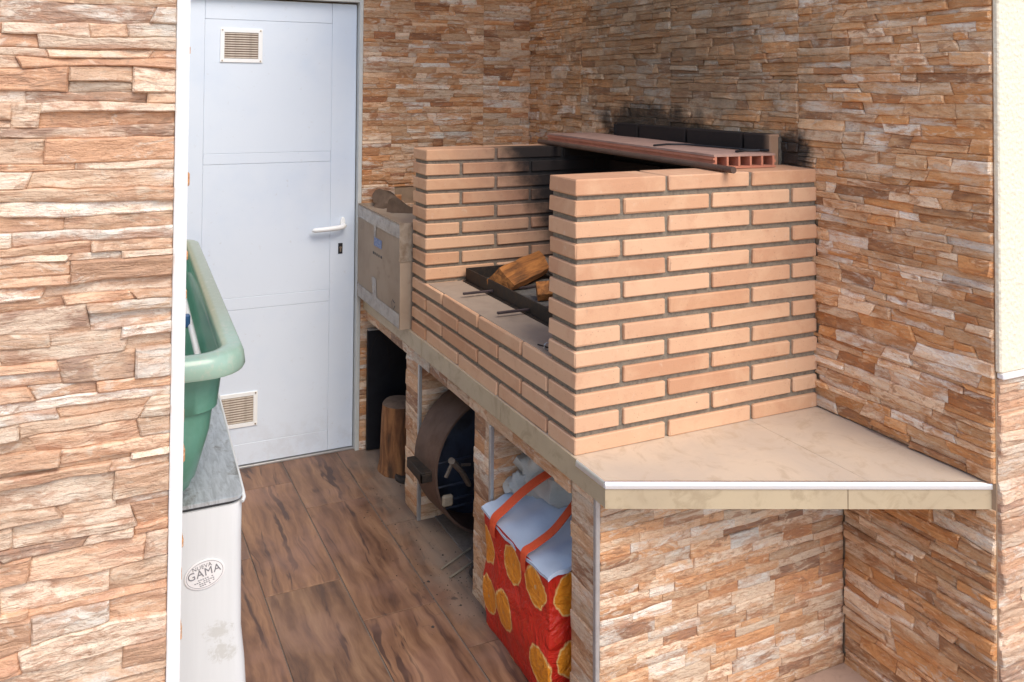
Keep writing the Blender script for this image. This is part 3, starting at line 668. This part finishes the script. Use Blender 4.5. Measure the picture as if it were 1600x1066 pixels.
# ------------------------------------------------------------------ things on the barbecue
HZ = 59.35
ax = Vector((6.7, 91.1, 0)).normalized(); wx = Vector((ax.y, -ax.x, 0)); o0 = Vector((44.2, 7.2, HZ+.05))
HBk = thing('hollow_clay_board', 'long flat hollow red clay board with five cells, laid across the barbecue', 'clay board', tuple(o0+ax*46+wx*9))
def hb(u, l, h): return o0+wx*u+ax*l+Vector((0, 0, h))
Wd, Ht, Ln = 18.8, 3.5, 93.0
def slabx(u0, u1, h0, h1, l0=0, l1=Ln):
    return [hb(u, l, h) for u in (u0, u1) for l in (l0, l1) for h in (h0, h1)], [(0, 1, 3, 2), (4, 6, 7, 5), (0, 4, 5, 1), (2, 3, 7, 6), (0, 2, 6, 4), (1, 5, 7, 3)]
part(HBk, 'lower_face', MB().add(*slabx(0, Wd, 0, .55)), M['clay'])
part(HBk, 'upper_face', MB().add(*slabx(.1, Wd-.1, Ht-.55, Ht)), M['claytop'])
for k in range(6):
    u = .35+k*(Wd-1.3)/5
    m = MB(); m.add(*slabx(u, u+.6, .5, Ht-.5)); part(HBk, 'web', m, M['clay'])
    if k < 5: part(HBk, 'cell_shade_plate', MB().add(*slabx(u+.62, u+(Wd-1.3)/5-.02, .56, Ht-.56, 14, 15)), M['ink_dark'])  # black plates stand in for the shade inside the open cells
for h in (.9, 2.2): part(HBk, 'side_ridge', MB().add(*slabx(-.15, .34, h, h+.5)), M['clay'])
part(HBk, 'side_ridge', MB().add(*slabx(Wd-.35, Wd+.1, 1.3, 1.9)), M['clay'])
bar = MB().tube([(41.6, -2.6, HZ+.8), (44.5, 47, HZ+.8), (47.4, 99.2, HZ+.8)], .8, 10)
bo = solo('iron_bar', bar, M['rust'], 'long rusty round iron bar lying beside the hollow clay board', 'iron bar', smooth=50)
w = MB().tube([(47, 34.6, 63.25), (52, 35.3, 63.4), (57, 33.5, 63.4), (59.6, 25.7, 63.3), (61.6, 12.5, 63.3), (62.0, 7.2, 63.6)], .28, 6)
solo('bent_wire', w, M['black'], 'long thin black bent wire lying on top of the clay board', 'wire', smooth=60)
w = MB().tube([(54.2, 4.4+6, 63.25), (58, 5.0+6.5, 63.3), (60.9, 7.2+2, 63.4)], .3, 6)
solo('bent_wire', w, M['black'], 'short black wire end near the open cells of the clay board', 'wire', smooth=60)

TZ = 17.5
TR = thing('fire_tray', 'shallow black steel fire tray with two bars sticking out over the brick ledge', 'fire tray', (28, 50, TZ))
t0, t1, u0, u1 = 13.2, 50, 14, 85.5
part(TR, 'tray_floor', MB().box(t0+.3, t1-.3, u0, u1, TZ+.1, TZ+.6), M['soot_iron'])
part(TR, 'front_side', MB().box(t0, t0+.45, u0, u1, TZ+.05, TZ+4.2, .08).box(t0-1.0, t0-.02, u0+2, u1, TZ+.04, TZ+.4, .05), M['soot_iron'])
part(TR, 'rear_side', MB().box(t1-.4, t1, u0, u1, TZ+.05, TZ+4.2, .08), M['soot_iron'])
part(TR, 'end_side', MB().box(t0+.47, t1-.42, u1-.4, u1, TZ+.05, TZ+4.2, .08), M['soot_iron'])
part(TR, 'end_side', MB().box(t0+.47, t1-.42, u0, u0+.4, TZ+.05, TZ+4.2, .08), M['soot_iron'])
for a in (66.4, 44.4): part(TR, 'support_bar', MB().box(3.6, 50, a-.38, a+.38, TZ+1.1, TZ+1.75, .1), simple('dark_iron_bar', (.075, .055, .06), .5, .5, nscale=40, namt=.3))
def ash(u, v):
    b, a = t0+.6+u*(t1-t0-1.2), u0+.6+v*(u1-u0-1.2)
    return (b, a, TZ+.7+1.3*math.exp(-((b-30)/12)**2-((a-45)/16)**2)+.7*mnoise.noise(Vector((b*.25, a*.25, 0))))
solo('ash_bed', MB().grid(ash, 24, 40), M['ash'], kind='stuff', smooth=60)
# split logs
def logmesh(p, q, prof, seed, twist=0.):
    p, q = Vector(p), Vector(q); d = (q-p).normalized(); x = d.cross(Vector((0, 0, 1))).normalized(); y = x.cross(d); R = []; n = 9
    for i in range(n):
        c = p+(q-p)*(i/(n-1)); k = 1-.12*abs(i/(n-1)-.5)
        R.append([c+(x*u+y*v)*k*(1+.12*mnoise.noise(Vector((i*.5+seed, j*1.7, 0)))) for j, (u, v) in enumerate(prof)])
    return R
pr = [(-4.5, -2.4), (-1, -3.2), (3.6, -2.6), (5.0, -.4), (2.0, 2.2), (-.3, 4.2), (-2.6, 2.0), (-5.0, 0)]
L1 = thing('firewood_log', 'split orange-brown firewood log lying slanted in the black tray', 'firewood', (24, 70, 22))
def loc_log(T, name, R, mats, ends=True):
    part(T, 'wood', MB().rings(R, True, True), mats, 40)
loc_log(L1, 'wood', logmesh((15.5, 66, 21.4), (37, 80, 22.6), pr, 2), M['split'])
part(L1, 'bark', MB().tube([(36.2, 81.4, 24.2), (38.2, 78, 22.2), (39.8, 73.5, 20.4)], [1.6, 2.2, 1.7], 7), M['bark'], 40)
L2 = thing('firewood_log', 'short rounded end of a second log behind the near brick pillar', 'firewood', (24, 50, 21))
part(L2, 'wood', MB().rings(logmesh((20.5, 53, 21.0), (40, 44, 23.0), [(3.4*math.cos(t), 3.0*math.sin(t)) for t in [i*math.pi/4 for i in range(8)]], 5), True, True), M['split'], 45)
part(L2, 'bark', MB().tube([(24, 47.5, 21.8), (33, 42.5, 22.8), (40, 38.5, 23.4)], [2.0, 2.7, 2.2], 8), M['bark'], 45)
hk = MB().tube([(3.2, 15.2, 18.4), (4.2, 13.2, 19.4), (5, 12.0, 19.0)], .28, 6).tube([(2.4+1.0*math.cos(t), 15.8, 18.6+.8*math.sin(t)) for t in [i*.55 for i in range(12)]], .2, 6)
solo('wire_hook', hk, M['trimgrey'], 'tiny grey wire hook on the brick ledge beside the near pillar', 'hook', smooth=60)
solo('twig', MB().tube([(2.2, 20.2, 17.8), (4.2, 14.4, 17.8)], .16, 5), M['soot_iron'], 'thin dark twig lying on the brick ledge', 'twig')

# ------------------------------------------------------------------ cardboard box on the far end of the counter
CB = thing('cardboard_box', 'flat brown cardboard box closed with wrinkled clear tape, standing beside the far brick pillar', 'box', (-1, 122, 0))
bx = MB()
def cf(u, v):   # front face, slightly bulging and leaning
    a = 147.2-u*47.2; z = .1+v*(34.6-.4*u)+.5*math.sin(u*3)*v*0
    b = -3.6-.7*math.sin(math.pi*u)*math.sin(math.pi*v)+.5*(1-u)*.8
    return (b, a, z)
bx.grid(cf, 10, 8); bx.grid(lambda u, v: (cf(0, v)[0]+u*11, cf(0, v)[1], cf(0, v)[2]), 3, 8)
bx.grid(lambda u, v: (cf(1, v)[0]+u*11, cf(1, v)[1]-.15*math.sin(math.pi*u), cf(1, v)[2]), 3, 8)
bx.grid(lambda u, v: (cf(u, 1)[0]+v*11, cf(u, 1)[1], cf(u, 1)[2]-1.6*math.sin(math.pi*v)), 10, 3)
bx.grid(lambda u, v: (cf(u, 0)[0]+v*11, cf(u, 0)[1], cf(u, 0)[2]), 10, 3)
bx.grid(lambda u, v: (cf(u, v)[0]+11, cf(u, v)[1], cf(u, v)[2]), 10, 3)
part(CB, 'carton', bx, M['cardboard'], 40)
def strip(u0, u1, v0, v1, off=.12, nu=10, nv=3, wr=.18):
    def f(u, v):
        uu, vv = u0+(u1-u0)*u, v0+(v1-v0)*v; p = cf(uu, vv); return (p[0]-off-wr*abs(mnoise.noise(Vector((uu*14, vv*11, u0*9)))), p[1], p[2])
    return MB().grid(f, nu, nv)
part(CB, 'tape', strip(.0, 1.0, .86, .985, nu=24, nv=5), M['tape'], 60)
part(CB, 'tape', strip(0, 1.0, .01, .15, nu=24, nv=5), M['tape'], 60)
part(CB, 'tape', strip(.42, .52, .1, .34, nv=8), M['tape'], 60)
part(CB, 'tape', strip(.44, .50, .74, .9, nv=6), M['tape'], 60)
part(CB, 'tape', MB().grid(lambda u, v: (-4.0+u*5+.3*mnoise.noise(Vector((u*6, v*9, 2))), 99.75-.25*abs(mnoise.noise(Vector((u*7, v*13, 4)))), 22+v*12.6), 6, 12), M['tape'], 60)
part(CB, 'blue_label', strip(.46, .64, .665, .75, .16, wr=0), M['ink_blue'])
for k in range(5):
    part(CB, 'print_mark', strip(.44+.045*k, .44+.045*k+(.03 if k in (0, 4) else .02), .575, .60, .1, 2, 2, 0), M['ink_dark'])
for k in range(3):    # folded-arrow triangle print
    a0, a1 = 2*math.pi*k/3+.5, 2*math.pi*(k+1)/3+.5; c0 = (.88, .2)
    p = lambda t, r: (c0[0]+math.cos(t)*r, c0[1]+math.sin(t)*r*1.4)
    def ff(u, v, a0=a0, a1=a1):
        q0, q1 = p(a0, .03+.012*v), p(a1-.5, .03+.012*v); q = (q0[0]+(q1[0]-q0[0])*u, q0[1]+(q1[1]-q0[1])*u); w_ = cf(*q); return (w_[0]-.12, w_[1], w_[2])
    part(CB, 'print_mark', MB().grid(ff, 3, 1), M['ink_dark'])
def crump(u, v):
    return (2+u*11+1.5*mnoise.noise(Vector((u*3, v*3, 2))), 143-u*20+v*3, 31+v*9*(.6+.4*math.sin(u*4+.4))+1.5*mnoise.noise(Vector((u*4, v*4, 8))))
cp = MB().grid(crump, 12, 6).grid(lambda u, v: tuple(Vector(crump(u, v))+Vector((.3, 1.2, 0))), 12, 6)
cp.grid(lambda u, v: (3+u*8, 130-24*u+3*math.sin(v*3), 24+v*14+2*mnoise.noise(Vector((u*3, v*3, 5)))), 10, 6)
solo('crumpled_paper', cp, M['paper'], 'dark brown crumpled paper sticking up behind the cardboard box', 'paper', smooth=40)

# ------------------------------------------------------------------ under the counter
pn = MB().box(.6, 34, 145.6, 147.0, ZF+.55, -13.2, .2)
PNL = thing('metal_panel', 'black metal panel leaning on the back wall under the counter', 'panel', (15, 146, ZF))
part(PNL, 'sheet', pn, M['black']); part(PNL, 'top_edge', MB().box(.8, 33.8, 145.4, 147.2, -13.15, -12.4, .15), M['trimgrey'])
part(PNL, 'wire', MB().tube([(5+4*math.cos(t), 144.9, -28+13*math.sin(t)) for t in [i*.3 for i in range(11)]], .08, 5), M['soot_iron'])
def stump(c, r0, r1, z0, z1, seed, name_label):
    T = thing('tree_stump', name_label, 'wood block', (c[0], c[1], z0)); R = []
    for i in range(9):
        k = i/8; z = z0+(z1-z0)*k; rr = r0+(r1-r0)*k+.9*math.exp(-k*9)
        R.append([(c[0]+rr*(1+.10*mnoise.noise(Vector((math.cos(t)*1.6+seed, math.sin(t)*1.6, k*1.4))))*math.cos(t), c[1]+rr*(1+.10*mnoise.noise(Vector((math.cos(t)*1.6+seed, math.sin(t)*1.6, k*1.4))))*math.sin(t), z) for t in [2*math.pi*j/24 for j in range(24)]])
    part(T, 'trunk', MB().rings(R, True, False), M['stump'], 50)
    top = MB().rings([R[-1], [(c[0]+(p[0]-c[0])*.9, c[1]+(p[1]-c[1])*.9, z1+.25) for p in R[-1]]], False, True)
    part(T, 'sawn_top', top, M['stumptop'], 50)
stump((7.6, 128.5), 7.4, 6.6, ZF+.03, -34.5, 1.3, 'upright orange-brown tree stump under the far end of the counter')
stump((15.5, 117.5), 4.6, 4.2, ZF+.55, -25, 5.3, 'thinner upright log hidden behind the stump under the counter')
dl = MB().rings([[(7.4+r*1.0*math.cos(t), 120+r*math.sin(t), z) for t in [2*math.pi*j/24 for j in range(24)]] for r, z in ((4.4, ZF+.05), (4.6, ZF+1.0), (4.2, ZF+1.7), (3.6, ZF+1.5), (2.2, ZF+1.1))], True, True)
solo('round_lid', dl, M['gravel'], 'small dark round lid lying on the floor in front of the stump', 'lid', smooth=50)

DR = thing('steel_drum', 'round rusty steel drum standing on edge under the counter, dark blue inside', 'drum', (19.5, 80, ZF))
cc = (20.2, -36.3)
def circ(a, r, cb=cc[0], cz=cc[1], n=56): return [(cb+r*math.cos(t), a, cz+r*math.sin(t)) for t in [2*math.pi*j/n for j in range(n)]]
part(DR, 'band', MB().rings([circ(89.5, 21.7, 19.6), circ(89, 21.9, 19.6), circ(75.4, 21.4), circ(75, 21.2), circ(75, 20.6), circ(89, 20.9, 19.6), circ(89.5, 21.7, 19.6)]), M['rust'], 40)
part(DR, 'back_plate', MB().rings([circ(88.4, 20.8, 19.6), circ(88, 15, 19.8), circ(86.5, 10), circ(86.4, 2)], False, True), M['bluesteel'], 40)
for k, (z, a) in enumerate(((-34.4, 78), (-41, 77), (-47, 80), (-50.5, 82))):
    h = math.sqrt(max(1, 20.6**2-(z-cc[1])**2)); part(DR, 'cross_rod', MB().tube([(cc[0]-h, a, z), (cc[0]+h, a, z+1.5)], .35, 8), M['bluesteel'], 50)
part(DR, 'bracket', MB().box(-4.8, -1.2, 77, 89.0, -36.4, -35.8, .1).box(-4.8, -4.3, 77, 89, -38.8, -36.4, .1).box(-4.8, -1.2, 77, 77.7, -38.8, -36.4, .1), M['soot_iron'])
part(DR, 'lever', MB().tube([(2.6, 71.5, -31.0), (3.9, 71.7, -32.4), (6.2, 72, -35), (8.8, 72.6, -39.5)], [1.6, 1.7, 1.4, 1.2], 8, flat=.6).tube([(.8, 71.5, -35.5), (3, 71.5, -31.5)], .6, 6).tube([(6, 72, -33), (9, 72, -33.4)], .45, 6), simple('grimy_lever_metal', (.22, .18, .15), .5, .6, nscale=40, namt=.4), 50)
part(DR, 'clamp', MB().box(.8, 4.2, 73.2, 74.8, -45.3, -42.0, .5), M['straw'])

rng = random.Random(9); dbr = MB()
for i in range(130):
    b = rng.uniform(-16, 8); a = rng.uniform(36, 118); r = rng.uniform(.08, .26)*(1 if rng.random() < .93 else 2.0)
    if rng.random() < .5: a = rng.gauss(58, 9); b = rng.gauss(-2, 5)
    if 40 < a < 53 and b > -.5 or 91 < a < 106 and b > -.5: continue
    x, y, z = b, a, ZF+.02; v = [(x+r*math.cos(t)*rng.uniform(.6, 1.3), y+r*math.sin(t)*rng.uniform(.6, 1.3), z) for t in (0, 1.25, 2.5, 3.75, 5.0)]+[(x, y, z+r*rng.uniform(.5, 1))]
    dbr.add(v, [(0, 1, 5), (1, 2, 5), (2, 3, 5), (3, 4, 5), (4, 0, 5)])
solo('charcoal_crumbs', dbr, M['gravel'], kind='stuff')
for p, q, r, l in (((-3.2, 65.0, ZF+.35), (8.2, 69.6, ZF+1.4), .3, 'thin pale stick on the dusty floor beside the drum, the farther of two'), ((-2.6, 60.4, ZF+.3), (7.2, 63.9, ZF+1.2), .3, 'thin pale stick on the dusty floor beside the middle pier, the nearer of two')):
    solo('stick', MB().tube([p, q], r, 6), M['straw'], l, 'stick', smooth=60)
ck = MB().rings([[(4.6+r*math.cos(t), 57.5+r*.9*math.sin(t), z) for t in [2*math.pi*j/9 for j in range(9)]] for r, z in ((1.8, ZF+.52), (2.5, ZF+1.7), (1.9, ZF+3.4), (.8, ZF+4.2))], True, True)
ck.v = [tuple(c+rng.uniform(-.3, .3)*(i < 2) for i, c in enumerate(v)) for v in ck.v]
solo('charcoal_lump', ck, M['gravel'], 'lump of charcoal lying against the foot of the middle pier', 'charcoal')

# shopping bag
BG = thing('shopping_bag', 'red shopping bag printed with orange slices, stuffed under the counter', 'bag', (8, 24, ZF))
A0, A1, B0, B1, Z1 = 7.0, 40.0, -2.3, 24.0, -29.5
def bagring(z, inset, bul, n=14):
    P = []
    def seg(p, q, m, nx, ny):
        for i in range(m):
            k = i/m; bu = bul*math.sin(math.pi*k)+.9*mnoise.noise(Vector((p[0]*.1+k*3+nx*5, z*.10, ny*7+p[1]*.1)))+.35*mnoise.noise(Vector((k*9+nx*5, z*.3, ny*7)))
            P.append((p[0]+(q[0]-p[0])*k+nx*bu, p[1]+(q[1]-p[1])*k+ny*bu, z))
    a, b, c, d = (B0+inset, A1-inset), (B0+inset, A0+inset), (B1-inset, A0+inset), (B1-inset, A1-inset)
    seg(a, b, n, -1, 0); seg(b, c, n, 0, -1); seg(c, d, n, 1, 0); seg(d, a, n, 0, 1); return P
part(BG, 'bag_body', MB().rings([bagring(ZF+.1+(Z1-ZF)*k, .5+.4*math.cos(k*9), .15+.9*math.sin(math.pi*k)) for k in [i/12 for i in range(13)]], True, False), M['bag'], 60)
def lid(u, v):
    b = B0-.2+u*25.5; a = A1+.6-v*33.8; z = Z1+.5+u*7.2-1.6*math.sin(math.pi*v)*(1-u)+.8*abs(mnoise.noise(Vector((u*6+v*3, v*5-u*4, 7))))+1.6*mnoise.noise(Vector((u*3.2, v*3.5, 1)))*min(1, u*4)
    return (b, a-.6*u, z)
lm = MB().grid(lid, 20, 20).grid(lambda u, v: tuple(Vector(lid(u, v))-Vector((0, 0, .5))), 20, 20)
lm.grid(lambda u, v: tuple(Vector(lid(0, u))-Vector((.05, 0, .5*v))), 20, 1)
lm.grid(lambda u, v: tuple(Vector(lid(u, 1))-Vector((0, .1*v, .8*v+1.0*u*v))), 20, 2)
part(BG, 'cover', lm, M['coverlid'], 60)
def band(pts, w_, th=.25):
    m = MB(); R = []
    pts = [Vector(p) for p in pts]
    for i, p in enumerate(pts):
        wv = Vector((0, 1, 0))*w_/2
        R.append([p-wv, p+wv, p+wv+Vector((0, 0, th)), p-wv+Vector((0, 0, th))])
    return m.rings(R, True, True)
def smoothpts(pts, n=6):
    pts = [Vector(p) for p in pts]; out = []
    for i in range(len(pts)-1):
        p0, p1, p2, p3 = pts[max(i-1, 0)], pts[i], pts[i+1], pts[min(i+2, len(pts)-1)]
        for k in range(n):
            t = k/n; out.append(.5*((2*p1)+(p2-p0)*t+(2*p0-5*p1+4*p2-p3)*t*t+(3*p1-p0-3*p2+p3)*t**3))
    return out+[pts[-1]]
part(BG, 'strap', band(smoothpts([(-2.9, 33.6, -33), (-2.7, 33.2, -29), (0, 32.5, -26.4), (5, 31, -22), (11, 29, -18.0), (18, 27, -16.2)]), 3.0), M['strap'], 60)
part(BG, 'strap', band(smoothpts([(-2.9, 17.5, -33), (-2.7, 17.5, -29), (0, 17.2, -27.6), (5, 17.5, -25.6), (10, 18.5, -22.5), (16, 21, -19.5)]), 2.4), M['strap'], 60)
def blob(c, r, seed, amp=.3, nu=22, nv=12):
    def f(u, v):
        t, p = 2*math.pi*u, math.pi*v; d = Vector((math.sin(p)*math.cos(t), math.sin(p)*math.sin(t), math.cos(p)))
        k = 1+amp*mnoise.noise(d*1.7+Vector((seed, 0, 0)))+amp*.5*mnoise.noise(d*4+Vector((0, seed, 0)))+amp*.5*abs(mnoise.noise(d*3+Vector((0, 0, seed))))
        return (c[0]+d.x*r[0]*k, c[1]+d.y*r[1]*k, c[2]+d.z*r[2]*k)
    return MB().grid(f, nu, nv)
cl = blob((12.5, 38.0, -21.6), (5.5, 4.6, 6.0), 3, .55).add(*(lambda m: (m.v, m.f))(blob((17, 31, -22), (8, 8, 5.4), 8, .5))).add(*(lambda m: (m.v, m.f))(blob((8.5, 39.5, -24.6), (4, 3.4, 2.6), 12, .5)))
solo('crumpled_cloth', cl, M['cloth'], 'crumpled off-white cloth stuffed behind the cover of the shopping bag', 'cloth', smooth=60)

# ------------------------------------------------------------------ white box with the green tub
WB = thing('white_box', 'tall white sheet-metal box with an oval sticker, standing in the passage at the left', 'box', (-86, 40, ZF))
def rr(b0, b1, a0, a1, r, n=6):
    P = []
    for cx_, cy_, s in ((b1-r, a0+r, -90), (b1-r, a1-r, 0), (b0+r, a1-r, 90), (b0+r, a0+r, 180)):
        for i in range(n+1):
            t = math.radians(s+90*i/n); P.append((cx_+r*math.cos(t), cy_+r*math.sin(t)))
    return P
def wbr(z, g_=0, sk=0):
    return [(x+3.0*(y-11)/58*(x+104)/36, y, z) for x, y in rr(-104-g_, -68.2+g_+sk, 11-g_, 69+g_, 2.2)]
part(WB, 'body', MB().rings([wbr(z, 0, s) for z, s in ((ZF, 2.2), (-45, 1.7), (-38, 1.3), (-32, .9), (-26, .2), (-18, .1), (-8, 0), (-2.0, 0), (-1.6, -.2))], True, True), M['boxwhite'], 50)
part(WB, 'seam', MB().rings([wbr(-1.55, -.5), wbr(-.9, -.5)], True, True), M['ink_dark'], 50)
part(WB, 'top_sheet', MB().rings([wbr(-.85, .1), wbr(-.15, .12), wbr(0, -.1)], True, True), M['galv'], 50)
part(WB, 'side_lip', MB().tube([(-68.4, 10.8, -1.2), (-67.9, 11.6, -.9), (-67.8, 14, -.5), (-65.2, 66, -.1)], .35, 6), M['boxwhite'], 60)
# oval sticker with its print
cx_, cz_ = -75.2, -13.6; af = 10.93; yaw_ = 0
def oval(rx, rz_, off, n=40, tilt=.18):
    P = []
    for i in range(n):
        t = 2*math.pi*i/n; x, z = rx*math.cos(t), rz_*math.sin(t); P.append((cx_+x*math.cos(tilt)-z*math.sin(tilt), off, cz_+x*math.sin(tilt)+z*math.cos(tilt)))
    return P
lb = part(WB, 'sticker', MB().rings([oval(3.75, 2.75, af+.02), oval(3.75, 2.75, af-.10), oval(3.6, 2.6, af-.14)], False, True), M['label_white'])
part(WB, 'sticker_line', MB().rings([oval(3.42, 2.42, af-.155), oval(3.34, 2.34, af-.155)]), M['label_ink'], up=lb)
def textpart(s, size, x, z, tilt=.18, mat='label_ink', bold=0.0):
    cu = bpy.data.curves.new('print', 'FONT'); cu.body = s; cu.size = size*S; cu.align_x = 'CENTER'; cu.align_y = 'CENTER'; cu.extrude = .0002; cu.space_character = 1.1
    o = bpy.data.objects.new('print', cu); me = bpy.data.meshes.new_from_object(o); bpy.data.objects.remove(o)
    me.name = 'lettering'; me.materials.clear(); me.materials.append(M[mat]); ob = bpy.data.objects.new('lettering', me); COL.objects.link(ob); ob.parent = lb
    px, pz = cx_+x*math.cos(tilt)-z*math.sin(tilt), cz_+x*math.sin(tilt)+z*math.cos(tilt)
    ob.rotation_euler = Matrix.Rotation(-tilt, 3, 'Y').to_euler()
    R = Matrix.Rotation(-tilt, 3, 'Y') @ Matrix.Rotation(math.pi/2, 3, 'X'); ob.rotation_euler = R.to_euler()
    ob.location = (Vector((px, af-.19, pz))-TH[WB.name][0])*S-lb.location
textpart('NUEVA', 1.05, -.25, 1.55, bold=.02); textpart('GAMA', 2.05, -.05, .35, bold=.04)
for k, (wd, z) in enumerate(((3.6, -.72), (4.2, -1.12), (3.4, -1.5), (2.4, -1.86))):
    m = MB(); n = int(wd/.42)
    for i in range(n):
        x = -wd/2+i*.42; T_ = .18; px, pz = cx_+x*math.cos(T_)-z*math.sin(T_), cz_+x*math.sin(T_)+z*math.cos(T_)
        if (i*7+k*3) % 6: m.box(px, px+.3, af-.19, af-.16, pz-.07, pz+.08)
    part(WB, 'small_print', m, M['label_ink'], up=lb)

TB = thing('green_tub', 'long weathered green plastic tub standing on the white box', 'tub', (-86, 60, 0))
def trr(z, ins, lens=0):
    P = rr(-104+ins, -68.9-ins, 1.0+ins+lens, 124-ins-lens, max(1.2, 7.5-ins*.55), 7)
    return [(x+5.2*(y-2)/120, y, z) for x, y in P]
part(TB, 'rim', MB().rings([trr(26.6, .7), trr(26.2, .25), trr(26.8, .02), trr(28.6, .25), trr(29.7, .7), trr(30.05, 1.3), trr(30.1, 3.0), trr(29.9, 4.0), trr(29.2, 4.5), trr(27.6, 4.7)]), M['greenrim'], 60)
part(TB, 'shell', MB().rings([trr(26.9, .9), trr(26.5, 3.6), trr(24.5, 4.2), trr(18.6, 4.9), trr(18.0, 5.8), trr(16, 6.1), trr(9, 7.6), trr(3, 9.6), trr(1.0, 10.4, 2), trr(.15, 11.4, 4)], False, True), M['green'], 50)
part(TB, 'lining', MB().rings([trr(28.6, 4.6), trr(24, 5.0), trr(14, 6.2), trr(5, 8.6), trr(2.2, 11)], False, True), M['green'], 50)
hs = MB().tube(smoothpts([(-75.2, 22, 20.5), (-74.6, 32, 21.4), (-73.2, 69, 22.4), (-71.6, 104, 23)]), .75, 8)
solo('white_pipe', hs, M['whitepvc'], 'thin white pipe lying inside the green tub', 'pipe', smooth=60)
bc = MB().tube(smoothpts([(-84, 52, 24.6), (-79, 52, 24.8), (-75.0, 52, 24.5)]), .35, 6).box(-75.6, -74.0, 51.2, 53, 21.8, 24.8, .3)
solo('blue_clip', bc, M['blueplastic'], 'small dark blue clip on a rod inside the green tub', 'clip')
